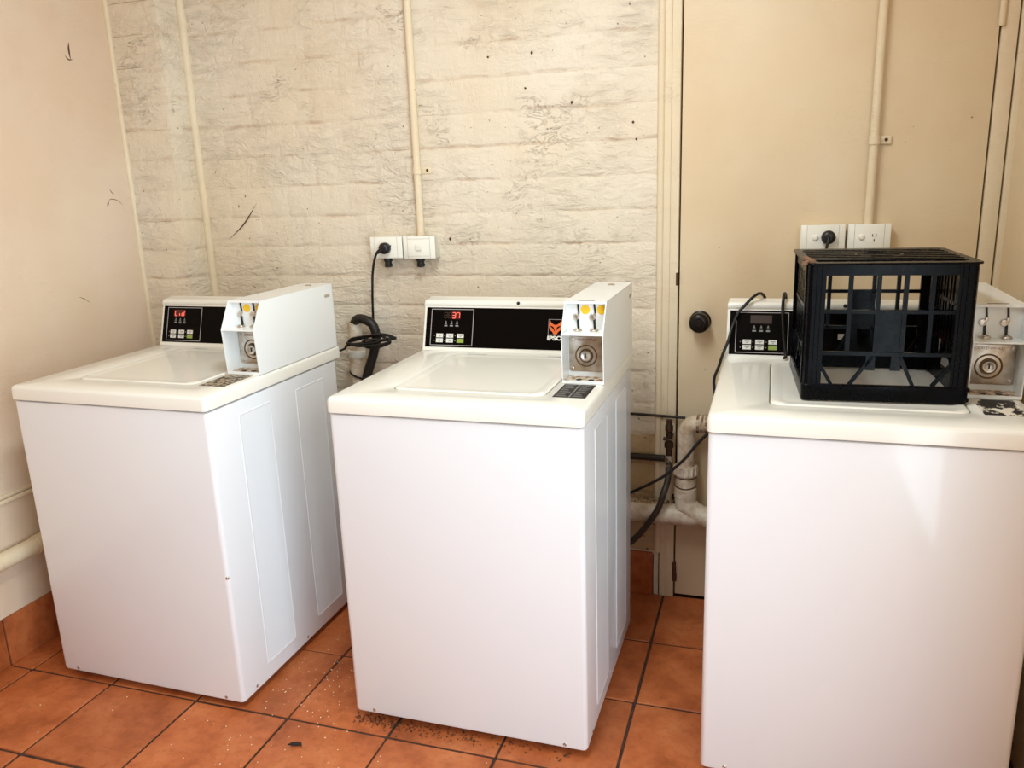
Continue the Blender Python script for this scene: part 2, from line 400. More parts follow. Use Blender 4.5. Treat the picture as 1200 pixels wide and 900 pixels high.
def build_trims():
    # ledge strip and skirting tiles on the left wall
    bm = bmesh.new(); box(bm, XL-0.002, XL+0.010, -1.9, 0.02, 0.508, 0.520, 0.003); box(bm, XL-0.002, XL+0.006, -1.9, 0.02, 0.524, 0.534, 0.002)
    struct(link('trim_1', bm, 'trim'), 'thin double ledge strip running low along the plaster wall', 'trim')
    bb = struct(link('baseboard_left', newbox(XL-0.004, XL+0.006, -3.6, 0.02, 0.0, 0.152), 'grout'), 'terracotta skirting tiles along the plaster wall', 'baseboard')
    me = None
    for k in range(-9, 3):
        y0 = -0.788+0.3065*k; y1 = min(y0+0.302, 0.02)
        if y1-y0 < 0.02: continue
        bm = newbox(0, 0.011, 0, y1-y0, 0, 0.156, 0.003); link('skirting_tile', bm, 'tile', bb, 40, (XL, y0+0.002, 0.0005))
    b2 = struct(link('baseboard_back', newbox(-1.755, -0.086, YB-0.006, YB+0.004, 0.0, 0.152), 'grout'), 'dark red skirting tiles under the brick wall', 'baseboard')
    x = -0.088
    while x > -1.75:
        xa = max(x-0.302, -1.755); link('skirting_tile', newbox(0, x-xa, 0, 0.011, 0, 0.160, 0.003), 'tile', b2, 40, (xa, YB-0.011, 0.0005)); x -= 0.3065
build_trims()

def build_door():
    d = empty('door_1', (0.4, YB, 0)); struct(d, 'flat cream painted door with a dark round knob', 'door')
    loc = (-0.4, -YB, 0)
    link('door_backing', newbox(-0.09, XR+0.02, YB+0.045, YB+0.12, -0.05, ZC), 'gap', d, None, loc)
    leaf = link('door_leaf', newbox(-0.0125, 0.8095, YB+0.002, YB+0.04, 0.010, ZC-0.02, 0.002), 'door', d, 40, loc)
    # jambs
    bm = newbox(-0.066, -0.0175, YB-0.004, YB+0.05, 0.0, ZC, 0.003); box(bm, -0.066, -0.043, YB-0.008, YB, 0.0, ZC, 0.003)
    link('door_jamb', bm, 'trim', d, 40, loc)
    bm = newbox(0.8145, 0.853, YB-0.004, YB+0.05, 0.0, ZC, 0.003); link('door_jamb', bm, 'trim', d, 40, loc)
    link('door_jamb', newbox(0.8575, XR+0.01, YB-0.010, YB+0.05, 0.0, ZC, 0.003), 'trim', d, 40, loc)
    # dark rotten edge in the gap low down, latch plate, hinge
    bm = bmesh.new()
    for z in (0.06, 0.085, 0.11, 0.3, 0.33, 0.36): box(bm, -0.022-random.uniform(0, .004), -0.010+random.uniform(0, .004), YB-0.006, YB+0.01, z, z+random.uniform(.012, .03), 0.003)
    link('rust_flakes', bm, 'rust', d, None, loc)
    link('latch_plate', newbox(-0.0235, -0.0165, YB-0.0055, YB+0.01, 1.082, 1.122, 0.001), 'rust', d, None, loc)
    bm = bmesh.new(); lathe(bm, [(0.007, 0), (0.008, .004), (0.008, .1), (0.007, .104)], (0.812, YB-0.007, 1.77), (0, 0, 1), 12); link('hinge', bm, 'trim', d, 50, loc)
    bm = bmesh.new(); c = (0.0545, YB+0.002, 0.970)
    lathe(bm, [(0.032, 0), (0.033, .006), (0.028, .010), (0.017, .012), (0.016, .024), (0.026, .030), (0.031, .038), (0.031, .050), (0.026, .058), (0.016, .060), (0.015, .056), (0.0, .056)][:-1], c, (0, -1, 0), 28)
    kb = link('door_knob', bm, 'knob', d, 50, loc)
    bm = bmesh.new(); lathe(bm, [(0.0115, .055), (0.0115, .060), (0.010, .0615), (0.004, .0617)], c, (0, -1, 0), 20); link('key_cylinder', bm, 'knob', kb, 40)
    # quad bead beside the jamb
    bm = bmesh.new(); tube(bm, [(-0.0735, YB-0.003, 0.165+0.05*i) for i in range(48)], 0.0115, 10)
    struct(link('trim_2', bm, 'trim', None, 60), 'thin rounded cream bead between brick wall and door frame', 'trim')
build_door()

# ------------------------------------------------------------------ washing machines
W, D = 0.650, 0.645
TY, TZ = 0.05/0.16477, 0.157/0.16477     # console face direction (up the slope)
def F(u, s, n=0.0): return (u, 0.580+TY*s-TZ*n, 0.913+TZ*s+TY*n)
def fbox(bm, u0, u1, s0, s1, n0, n1):
    vs_ = [bm.verts.new(F(u, s, n)) for u in (u0, u1) for s in (s0, s1) for n in (n0, n1)]
    for i in ((0, 1, 3, 2), (4, 6, 7, 5), (0, 4, 5, 1), (2, 3, 7, 6), (0, 2, 6, 4), (1, 5, 7, 3)): bm.faces.new([vs_[k] for k in i])
    return bm
def fmesh(me, u, s, n):
    for v in me.vertices: v.co = F(u+v.co.x, s+v.co.y, n+v.co.z)
    return me
SEG = {'a': ((0, 2), (1, 2)), 'b': ((1, 2), (1, 1)), 'c': ((1, 1), (1, 0)), 'd': ((0, 0), (1, 0)), 'e': ((0, 1), (0, 0)), 'f': ((0, 2), (0, 1)), 'g': ((0, 1), (1, 1))}
def seven(u, s, segs, n0, n1, w=0.0095, h=0.0085, th=0.0017):
    bm = bmesh.new()
    for c in segs:
        (a, b), (a2, b2) = SEG[c]; x0, x1 = u+a*w, u+a2*w; y0, y1 = s+b*h, s+b2*h; sl = 0.10
        if a == a2: x0 += 0; fbox(bm, x0-th/2+sl*(y0-s)*.5, x1+th/2+sl*(y0-s)*.5, min(y0, y1)+th*.35, max(y0, y1)-th*.35, n0, n1)
        else: fbox(bm, x0+th*.35, x1-th*.35, y0-th/2, y0+th/2, n0, n1)
    return bm

def make_washer(idx, loc, rz, label, lit, stick, dots):
    t = empty('washing_machine', loc, rz); tag(t, label, 'washing machine', 'white coin-operated washing machines')
    # --- cabinet
    lp = lambda i, z, r=0.012: [(a, b, z) for a, b in rrect(i, W-i, i, D-i, r, 4)]
    bm = bmesh.new(); loft(bm, [lp(0.010, 0.020), lp(0.002, 0.024), lp(0, 0.030), lp(0, 0.868), lp(0.004, 0.870)])
    cab = link('cabinet', bm, 'enamel', t, 35)
    bm = bmesh.new(); loft(bm, [[(a, b, z) for a, b in rrect(0.006, W-0.006, 0.006, D-0.006, .01, 3)] for z in (0.869, 0.874)]); link('seam_gasket', bm, 'gap', t)
    for side in (0, 1):
        for v0, v1 in ((0.122, 0.272), (0.397, 0.555)):
            bm = bmesh.new(); sg = 1 if side else -1; ux = W if side else 0.0
            L = lambda i, o: [(ux+sg*o, a, b) for a, b in rrect(v0+i, v1-i, 0.070+i, 0.832-i, 0.006, 2)]
            loft(bm, [L(0, -.001), L(0.0006, 0.0004), L(0.003, 0.0014), L(0.006, 0.0004), L(0.008, 0.0003)]); link('embossed_panel', bm, 'enamel', cab, 30)
    for (p, ax) in (((0.058, 0.0005, 0.0335), (0, -1, 0)), ((0.592, 0.0005, 0.0335), (0, -1, 0)), ((W-.0005, 0.063, 0.038), (1, 0, 0)), ((W-.0005, 0.33, 0.038), (1, 0, 0)), ((W-.004, 0.0035, 0.407), (.7, -.7, 0)))[:5 if idx == 0 else 4]:
        bm = bmesh.new(); lathe(bm, [(0.0048, -.001), (0.0048, .0012), (0.003, .0022), (0.0012, .0010)], p, ax, 10); link('screw', bm, 'chrome', cab, 40)
    for a in (0.055, W-0.055):
        for b in (0.055, D-0.055):
            bm = bmesh.new(); lathe(bm, [(0.020, 0.0), (0.022, .003), (0.020, .010), (0.008, .012), (0.008, .024)], (a, b, 0), (0, 0, 1), 14); link('leveling_foot', bm, 'foot', t, 40)
    # --- top cover with lid opening
    o = lambda i, z, r: [(a, b, z) for a, b in rrect(-0.003+i, W+0.003-i, -0.005+i, 0.675-i, max(r, .003), 5)]
    h = lambda i, z, r=0.026: [(a, b, z) for a, b in rrect(0.123-i, 0.531+i, 0.106-i, 0.540+i, r, 5)]
    bm = bmesh.new()
    loft(bm, [o(0.004, 0.8725, .012), o(0, 0.875, .014), o(0, 0.903, .014), o(0.0025, 0.910, .012), o(0.008, 0.9135, .009), h(0.004, 0.9135, .030), h(0, 0.911), h(0, 0.897)])
    link('top_cover', bm, 'enamel_top', t, 40)
    q = lambda i, z, r=0.024: [(a, b, z) for a, b in rrect(0.1265+i, 0.528-i, 0.1085+i, 0.537-i, r, 5)]
    bm = bmesh.new(); loft(bm, [q(0, 0.898), q(0, 0.9115), q(0.003, 0.9148), q(0.016, 0.9150), q(0.024, 0.9128), q(0.03, 0.9125)]); link('lid', bm, 'enamel_top', t, 40)
    for a in (0.17, 0.42): link('lid_hinge', newbox(a, a+.06, 0.5415, 0.556, 0.9137, 0.9152, .0006), 'enamel_top', t)
    # --- control console
    prof = [(0.5795, 0.9137), F(0, 0.004)[1:], F(0, 0.140)[1:], F(0, 0.142, .003)[1:], F(0, 0.147, .006)[1:], F(0, 0.153, .0065)[1:], F(0, 0.158, .004)[1:], F(0, 0.162, -.004)[1:], F(0, 0.165, -.014)[1:], (0.664, 1.071), (0.668, 1.062), (0.668, 0.9137)]
    loops = []
    for u, k in ((0.003, 0.96), (0.0045, 0.985), (0.010, 1.0), (0.545, 1.0)):
        cy, cz = 0.625, 0.98; loops.append([(u, cy+(y-cy)*k, max(0.9137, cz+(z-cz)*k) if z > 0.914 else 0.9137) for y, z in prof])
    bm = bmesh.new(); loft(bm, loops); con = link('control_console', bm, 'enamel_top', t, 50)
    link('display_panel', fbox(bmesh.new(), 0.0105, 0.5425, 0.0115, 0.1355, -.001, .0008), 'black_panel', con)
    bm = bmesh.new(); N0, N1 = .0006, .0013
    for a in ((0.027, 0.168, 0.129, 0.1308), (0.027, 0.168, 0.0165, 0.0183), (0.027, 0.0288, 0.0165, 0.1308), (0.1662, 0.168, 0.0165, 0.1308)): fbox(bm, *a, N0, N1)
    link('panel_border', bm, 'silver_line', con)
    # digits
    us = [0.0705, 0.0835, 0.0975, 0.111]; s0 = 0.1025
    words = {'lid': ['def', '', 'c', 'bcdeg'], '37': ['', '', 'abcdg', 'abc'], 'off': ['', '', '', '']}[lit]
    if lit == 'lid': us = [0.0575, 0.0600, 0.0665, 0.0850]
    if lit != 'off': link('led_window', fbox(bmesh.new(), (0.094 if lit == '37' else 0.0525), (0.1235 if lit == '37' else 0.100), 0.0995, 0.1225, .0004, .0011), 'led_window', con)
    else: link('led_window', fbox(bmesh.new(), 0.066, 0.1235, 0.0995, 0.1225, .0004, .0011), mat['led_off'], con)
    for k, sg in enumerate(words):
        if sg: link('led_digit', seven(us[k], s0, sg, .0009, .0016), 'led', con)
        elif lit == '37': link('led_digit', seven(us[k], s0, 'abcdefg', .0009, .0014), 'led_off', con)
    for k, u in enumerate((0.077, 0.0955, 0.114) if lit != 'lid' else (0.062, 0.0805, 0.0985)):
        bm = bmesh.new(); fbox(bm, u-.0025, u+.0025, 0.0875, 0.0895, N0, N1); fbox(bm, u-.0035, u+.0035, 0.0835, 0.0855, N0, N1); fbox(bm, u-.005, u+.005, 0.0765, 0.0805, N0, N1); fbox(bm, u-.0012, u+.0012, 0.0905, 0.0935, N0, N1)
        link('indicator_icon', bm, 'icon', con)
    du = -0.003 if lit == 'lid' else 0.0
    for r, (b0, b1) in enumerate(((0.0412, 0.0535), (0.0258, 0.0382))):
        for c, u in enumerate((0.0475, 0.0815, 0.1165)):
            u += du; green = r == 1 and c == 2
            bm = fbox(bmesh.new(), u, u+.0225, b0, b1, .0005, .0020)
            b = link('push_button', bm, 'button_green' if green else 'button', con)
            if not green:
                bm = bmesh.new(); fbox(bm, u+.005, u+.0185, (b0+b1)/2+.0005, (b0+b1)/2+.0022, .0019, .0022); fbox(bm, u+.0085, u+.015, (b0+b1)/2-.003, (b0+b1)/2-.0015, .0019, .0022)
                bmesh.ops.recalc_face_normals(bm, faces=bm.faces); me = bpy.data.meshes.new('button_print'); bm.to_mesh(me); bm.free()
                b.data.materials.append(mat['button_mark'])
                # fold the flat print into the button mesh as a second material
                bb = bmesh.new(); bb.from_mesh(b.data); k0 = len(bb.faces); bb.from_mesh(me); bb.faces.ensure_lookup_table()
                for f in list(bb.faces)[k0:]: f.material_index = 1
                bb.to_mesh(b.data); bb.free()
            link('indicator_dot', fbox(bmesh.new(), u-.0075, u-.0052, (b0+b1)/2-.0012, (b0+b1)/2+.0012, .0005, .0014), 'icon', con)
    # emblem: orange fox-like mask in a silver square with letters below
    bm = bmesh.new()
    for a in ((0.408, 0.452, 0.1035, 0.1045), (0.408, 0.452, 0.0575, 0.0585), (0.408, 0.409, 0.0575, 0.1045), (0.451, 0.452, 0.0575, 0.1045)): fbox(bm, *a, N0, N1)
    link('emblem_frame', bm, 'silver_line', con)
    bm = bmesh.new()
    def poly(pts):
        lo = [bm.verts.new(F(0.430+x*0.0205, 0.0805+y*0.0215, .0008)) for x, y in pts]; hi = [bm.verts.new(F(0.430+x*0.0205, 0.0805+y*0.0215, .0014)) for x, y in pts]
        n_ = len(pts); bmesh.ops.triangulate(bm, faces=[bm.faces.new(hi)])
        for i in range(n_): bm.faces.new((lo[i], lo[(i+1) % n_], hi[(i+1) % n_], hi[i]))
    half = [(0.30, 0.40), (0.62, 0.62), (0.90, 1.0), (0.99, 0.45), (0.95, -0.05), (0.74, -0.42), (0.45, -0.64), (0.20, -1.0)]
    poly([(0, 0.33)]+half+[(-x, y) for x, y in half[::-1]])
    em = link('emblem', bm, 'orange', con); bm = bmesh.new()
    for m in (1, -1):
        pts = [(0.84, 0.16), (0.58, 0.18), (0.28, 0.02), (0.12, -0.28), (0.07, -0.66), (0.15, -0.56), (0.30, -0.24), (0.56, -0.05)]
        vs2 = [bm.verts.new(F(0.430+m*x*0.0205, 0.0805+y*0.0215, .0017)) for x, y in pts]; bm.faces.new(vs2)
        bmesh.ops.triangulate(bm, faces=bm.faces[:])
    link('emblem_eyes', bm, 'black_panel', con)
    me = text_mesh('IPSO', 0.0175, 0.0008)
    for v in me.vertices: v.co.x *= 1.3
    me = fmesh(me, 0.4060, 0.0420, .0011); me.materials.append(mat['white_print']); linkm('emblem_lettering', me, con)
    bm = bmesh.new(); p = F(0.311, 0.1505, .0055); lathe(bm, [(0.0052, -.003), (0.0052, .0012), (0.004, .0018)], p, (0, -TZ, TY), 14); link('hole_plug', bm, 'slot', con, 40)
    # --- coin box
    u0, u1 = 0.543, 0.6505; th = 0.0022
    side = [(0.236, 0.9142), (0.229, 1.042), (0.274, 1.1185), (0.658, 1.1185), (0.658, 0.9142)]
    bm = bmesh.new(); prism(bm, side, u0, u0+th); prism(bm, side, u1-th, u1)
    box(bm, u0, u1, 0.2745, 0.658, 1.1165, 1.1187, .0006); box(bm, u0, u1, 0.656, 0.6585, 0.9142, 1.1186)
    box(bm, u0, u1, 0.2355, 0.2385, 0.9142, 0.9215, .0008)      # lower lip
    box(bm, u0, u1, 0.2735, 0.2770, 1.1120, 1.1187, .0008)      # upper lip
    cb = link('coin_box', bm, 'coinwhite', t)
    link('coin_plate', newbox(u0+th, u1-th, 0.287, 0.291, 1.040, 1.1165), 'coinwhite', cb)
    link('shelf', newbox(u0+th, u1-th, 0.2305, 0.289, 1.0385, 1.0425, .0008), 'coinwhite', cb)
    bm = newbox(u0+th, u1-th, 0.299, 0.302, 0.914, 1.039); link('inner_wall', bm, 'coinwhite', cb)
    bm = newbox(u0+th, u1-th, 0.237, 0.300, 0.9142, 0.9185); fl = link('tray', bm, 'rust_white', cb)
    bm = bmesh.new()
    for u in (0.58, 0.612): lathe(bm, [(0.008, 0.0), (0.008, 0.0008), (.0075, .001)], (u, 0.262, 0.9182), (0, 0, 1), 12)
    link('tray_hole', bm, 'slot', cb)
    bm = bmesh.new()   # pressed metal lock plate
    L = lambda i, y, r=.005: [(a, y, b) for a, b in rrect(u0+.0045+i, u1-.0045-i, 0.9325+i, 1.0265-i, r, 3)]
    loft(bm, [L(0, 0.2992), L(0, 0.2965), L(0.0015, 0.2955), L(0.002, .2953)]); lk = link('lock_plate', bm, 'chrome', cb, 40)
    c = (0.5925, 0.2965, 0.9745)
    bm = bmesh.new(); lathe(bm, [(0.029, 0.0), (0.029, .0022), (0.0275, .003), (0.0262, .0025), (0.0250, .0009), (0.019, .0008), (.0175, .003), (.016, .003)], c, (0, -1, 0), 32); link('lock_ring', bm, 'stained', lk, 50)
    bm = bmesh.new(); lathe(bm, [(0.0145, 0.0), (0.0145, .008), (0.0125, .0105), (0.010, .0105), (0.0085, .009), (0.003, .009)], c, (0, -1, 0), 28); link('lock_cylinder', bm, 'chrome_clean', lk, 50)
    link('keyhole', newbox(c[0]-.0013, c[0]+.0013, c[1]-.0112, c[1]-.008, c[2]-.005, c[2]+.005), 'slot', lk)
    for a in (u0+.012, u1-.012):
        for b in (0.941, 1.018):
            bm = bmesh.new(); lathe(bm, [(0.0052, 0), (0.005, .0015), (0.003, .0025), (.001, .0028)], (a, 0.2955, b), (0, -1, 0), 12); link('rivet', bm, 'chrome', lk, 50)
    me = text_mesh('GREENWALD', 0.0088, 0.0)
    for v in me.vertices: v.co = (0.568+v.co.x, 0.2953-v.co.z, 1.0135+v.co.y)
    me.materials.append(mat['stained']); linkm('plate_lettering', me, lk)
    for k in (0, 1):
        du = 0.0425*k; y = 0.287
        bm = bmesh.new(); bar(bm, (0.5745+du, y-.0005, 1.111), (0.5772+du, y-.0005, 1.085), 0.0042, 0.004, (0, 1, 0)); bar(bm, (0.5742+du, y-.0012, 1.074), (0.5755+du, y-.0012, 1.0475), 0.0052, 0.005, (0, 1, 0)); link('coin_slot', bm, 'slot', cb)
        bm = bmesh.new(); lathe(bm, [(0.0082, 0), (0.0085, .003), (0.0070, .006), (0.0042, .0065), (0.0036, .004), (0.001, .004)], (0.5695+du, y, 1.0765), (0, -1, 0), 18)
        box(bm, 0.5735+du, 0.5805+du, y-.004, y, 1.0795, 1.0875, .001); link('reject_knob', bm, 'chrome_clean', cb, 40)
        bm = bmesh.new(); lathe(bm, [(0.0115, 0), (0.012, .002), (0.0105, .005), (0.007, .0058), (0.0065, .004), (.002, .004)], (0.5755+du, y-.010, 1.0425), (0, 0, 1), 18); link('coin_cup', bm, 'chrome', cb, 40)
        if dots:
            bm = bmesh.new(); lathe(bm, [(0.0118, 0), (0.0118, .0005), (.0116, .0006)], (0.5935+du*0.98, y, 1.0955), (0, -1, 0), 22); link('price_dot', bm, 'yellow', cb)
    link('top_slot', newbox(0.575, 0.618, 0.284, 0.2875, 1.1180, 1.1192), 'slot', cb)
    bm = bmesh.new(); lathe(bm, [(0.011, 0), (0.011, .001), (0.007, .003), (0.003, .003)], (0.600, 0.60, 1.1186), (0, 0, 1), 16); link('cam_lock', bm, 'chrome', cb, 40)
    link('side_tab', newbox(u1-.0005, u1+.0012, 0.608, 0.638, 1.079, 1.088, .0005), 'outlet_line', cb)
    # --- label on the top
    bm = newbox(0.551, 0.632, 0.102, 0.230, 0.9133, 0.9139)
    s = link('instruction_label', bm, {'print': 'sticker', 'speckle': 'sticker_speckled', 'torn': 'sticker_torn'}[stick], t)
    if stick == 'print':
        bm = bmesh.new(); box(bm, 0.589, 0.5935, 0.105, 0.227, .9138, .9142)
        for r in range(6):
            for c_ in (0, 1):
                v = 0.112+0.0195*r; a = 0.556+0.042*c_; l = random.uniform(.018, .029); box(bm, a, a+l, v, v+.0045, .9138, .9141)
                box(bm, a, a+random.uniform(.01, .026), v+.008, v+.0105, .9138, .9141)
        link('label_print', bm, mat['button_mark'], s)
    return t

make_washer(0, (-1.745, -0.784, 0), -0.012, 'white washing machine with red display reading Lid, beside the plaster wall', 'lid', 'speckle', True)
make_washer(1, (-0.7765, -0.734, 0), -0.001, 'white washing machine with red display reading 37, middle one of the row', '37', 'print', True)
make_washer(2, (0.1465, -0.7125, 0), 0.001, 'white washing machine with unlit display and black crate on its lid', 'off', 'torn', False)

# ------------------------------------------------------------------ milk crate
def build_crate():
    t = empty('milk_crate', (0.340, -0.560, 0.9158), 0.055); tag(t, 'black plastic milk crate standing upside down on a washing machine', 'crate')
    w, d, h = 0.337, 0.345, 0.307
    def grille(P, n, length):   # P(a, b, z): a along the side, b inward
        k = length/0.337; bm = bmesh.new()
        def B(a0, a1, z0, z1, b0=0.004, b1=0.012):
            L = [[P(a, b, z) for a, b in ((a0, b0), (a1, b0), (a1, b1), (a0, b1))] for z in (z0, z1)]; loft(bm, L)
        def diag(a0, z0, a1, z1, wd=0.0075):
            dx, dz = a1-a0, z1-z0; l = math.hypot(dx, dz); ox, oz = -dz/l*wd/2, dx/l*wd/2
            L = [[P(a0+ox, b, z0+oz), P(a1+ox, b, z1+oz), P(a1-ox, b, z1-oz), P(a0-ox, b, z0-oz)] for b in (0.004, 0.012)]; loft(bm, L)
        for a in (0.089, 0.146, 0.200, 0.252): B(a*k-.0045, a*k+.0045, 0.105, 0.29)
        if n:      # closer set slats on the two side walls
            for a in (0.052, 0.071, 0.117, 0.173, 0.226, 0.272, 0.290): B(a*k-.0075, a*k+.0075, 0.105, 0.29)
        B(0.03*k, 0.31*k, 0.196, 0.204, 0.002); B(0.03*k, 0.31*k, 0.103, 0.111, 0.002)
        B(0.030*k, 0.31*k, 0.279, 0.305, 0.001)                       # upper band
        B(0.146*k, 0.200*k, 0.104, 0.200, 0.006, 0.010)               # middle plate
        B(0.129*k, 0.148*k, 0.070, 0.106); B(0.180*k, 0.200*k, 0.070, 0.106)
        diag(0.028*k, 0.092, 0.060*k, 0.036); diag(0.146*k, 0.106, 0.098*k, 0.036); diag(0.196*k, 0.106, 0.228*k, 0.036); diag(0.306*k, 0.092, 0.266*k, 0.036)
        return bm
    for n_, (P, L) in enumerate(((lambda a, b, z: (a, b, z), w), (lambda a, b, z: (w-a, d-b, z), w), (lambda a, b, z: (b, d-a, z), d), (lambda a, b, z: (w-b, a, z), d))):
        link('side_grille', grille(P, n_ > 1, L), 'crate', t)
    for sx in (0, 1):
        for sy in (0, 1):
            X = lambda a: a if sx == 0 else w-a; Y = lambda a: a if sy == 0 else d-a
            bm = bmesh.new()
            poly = [(0.010, 0.0), (0.038, 0.0), (0.038, 0.010), (0.030, 0.014), (0.016, 0.016), (0.014, 0.030), (0.010, 0.038), (0.0, 0.038), (0.0, 0.010), (0.003, 0.003)]
            loft(bm, [[(X(a), Y(b), z) for a, b in poly] for z in (0.004, 0.305)])
            for q in (0.020, 0.030): box(bm, *sorted((X(q-.0015), X(q+.0015))), *sorted((Y(-.003), Y(.002))), 0.03, 0.30); box(bm, *sorted((X(-.003), X(.002))), *sorted((Y(q-.0015), Y(q+.0015))), 0.03, 0.30)
            link('corner_post', bm, 'crate', t)
    # rim band standing on the lid
    bm = bmesh.new(); lo = lambda i, z: [(a, b, z) for a, b in rrect(i, w-i, i, d-i, max(0.012-i, .002), 3)]
    loft(bm, [lo(-.001, 0.0), lo(-.003, 0.003), lo(-.003, 0.034), lo(0.0, 0.037), lo(0.008, 0.037), lo(0.008, 0.0), lo(-.001, 0.0)], False, False)
    link('rim_band', bm, 'crate', t, 40)
    bm = bmesh.new(); box(bm, w-.002, w+.005, .004, .018, .026, .034, .001); box(bm, w-.002, w+.004, .003, .020, .004, .012, .001); link('corner_lug', bm, 'crate', t)
    # flange and base lattice on top
    bm = bmesh.new(); loft(bm, [lo(-.007, 0.3025), lo(-.008, 0.3045), lo(-.007, 0.3068), lo(0.022, 0.3068), lo(0.022, 0.3025), lo(-.007, .3025)], False, False)
    link('top_flange', bm, 'crate', t, 40)
    bm = bmesh.new(); n = 9
    for k in range(1, n):
        x = 0.018+(w-.036)*k/n; y = 0.018+(d-.036)*k/n
        box(bm, x-.0035, x+.0035, .012, d-.012, 0.298, 0.3050); box(bm, .012, w-.012, y-.0045, y+.0045, 0.300, 0.3088)
    c = w/2
    for r in (0.05,): 
        P = [(c+r*math.cos(a*math.pi/12), d/2+r*math.sin(a*math.pi/12), 0.3065) for a in range(25)]; tube(bm, P, 0.003, 6)
    link('base_lattice', bm, 'crate', t)
    # dusty worn lug on the corner and small ridge
    bm = bmesh.new(); bar(bm, (0.008, 0.004, 0.309), (-0.002, 0.075, 0.311), 0.012, 0.006, (0, 0, 1)); bar(bm, (-0.010, -0.004, 0.3065), (0.004, 0.020, 0.309), 0.010, 0.006, (0, 0, 1)); link('worn_lug', bm, 'crate_dust', t)
build_crate()

# ------------------------------------------------------------------ conduits, outlets, plugs
def conduit(x, z0, r, clampz, side, label, taper=0.0):
    t = empty('electrical_conduit', (x, YB, z0)); tag(t, label, 'conduit')
    yy = -r-0.004
    bm = bmesh.new(); tube(bm, [(random.uniform(-.0005, .0005), yy, (ZC-z0)*i/24) for i in range(25)], r, 14); link('pipe', bm, 'trim', t, 60)
    zc = clampz-z0
    bm = bmesh.new()
    tube(bm, [(0, yy, zc-.012), (0, yy, zc+.012)], r+.0028, 16)
    box(bm, *sorted((0, side*(r+.034))), -0.007, -0.0005, zc-.012, zc+.012, .003)
    c = link('saddle_clip', bm, 'trim', t, 40)
    bm = bmesh.new(); lathe(bm, [(0.005, 0), (.0045, .002), (.002, .003)], (side*(r+.020), -.0065, zc), (0, -1, 0), 10); link('screw', bm, 'rust', c, 40)
conduit(-0.880, 1.249, 0.0125, 1.463, 1, 'cream painted conduit running up the brick wall from the switch box')
conduit(0.522, 1.262, 0.0118, 1.495, 1, 'cream painted conduit running up the door from the double outlet')

def outlet(x0, x1, z0, z1, yf, kind, label, group=None):
    t = empty('power_outlet', ((x0+x1)/2, YB, z0)); tag(t, label, 'outlet', group)
    w = (x1-x0)/2; h = z1-z0; y = yf-YB
    bm = bmesh.new()
    L = lambda i, yy, zs=0: [(a, yy, b) for a, b in rrect(-w+i, w-i, i, h-i, 0.003, 2)]
    loft(bm, [L(0.002, -.0003), L(0.001, y+.008), L(0, y+.006), L(0, y+.002), L(.002, y)])
    b = link('mounting_box', bm, 'outlet', t, 40)
    bm = bmesh.new(); fy0, fy1 = y-.0006, y+.0003
    a0, a1, c0, c1 = -w+.017, w-.017, 0.009, h-.009
    if kind != 'socket_vert':
        for e in ((a0, a0+.0008, .001, h-.001), (a1-.0008, a1, .001, h-.001)): box(bm, e[0], e[1], fy0, fy1, e[2], e[3])
    if kind == 'switch':
        for e in ((a0, a1, c0, c0+.0008), (a0, a1, c1-.0008, c1)): box(bm, e[0], e[1], fy0, fy1, e[2], e[3])
    link('face_plate_line', bm, 'outlet_line', t)
    if kind == 'switch':
        link('rocker_switch', newbox(-.012, .010, y-.005, y, h/2-.010, h/2+.010, .002), 'outlet', t, 40)
    else:
        bm = bmesh.new(); u = -0.020
        lathe(bm, [(0.0085, 0), (0.0085, .003), (.0065, .0055), (.002, .006)], (u, y, h/2+.0005), (0, -1, 0), 16); link('rocker_switch', bm, 'outlet', t, 50)
        u = 0.0135
        for k, (dx, dz, an) in enumerate(((-.0068, .005, .5), (.0068, .005, -.5), (0, -.009, 0))):
            bm = bmesh.new(); bar(bm, (u+dx-.0045*math.sin(an)*-1, y-.0004, h/2+dz-.004), (u+dx+.0045*math.sin(an), y-.0004, h/2+dz+.004), .002, .001, (0, 1, 0)); link('pin_slot', bm, 'slot', t)
    return t
outlet(-1.056, -0.9365, 1.176, 1.249, 0.090, 'socket', 'white wall outlet box with a black plug in it, on the brick wall')
outlet(-0.9325, -0.816, 1.174, 1.250, 0.090, 'switch', 'white switch box with one rocker, under the brick wall conduit')
outlet(0.339, 0.4605, 1.190, 1.264, 0.105, 'socket', 'white wall outlet with a round black plug, behind the crate')
outlet(0.4675, 0.581, 1.190, 1.265, 0.105, 'socket', 'white wall outlet with empty angled pin holes, behind the crate')
for x, lb in ((-1.002, 'black cable bushing under the outlet box with the plug'), (-0.880, 'black cable bushing under the switch box')):
    bm = bmesh.new(); lathe(bm, [(0.013, 0), (0.015, .003), (.015, .010), (.012, .012), (.012, .020), (.014, .021), (.013, .030), (.006, .032)], (0, 0, 0), (0, 0, -1), 16)
    tag(link('cable_bushing', bm, 'slot', None, 40, (x, 0.112, 1.1755)), lb, 'bushing')

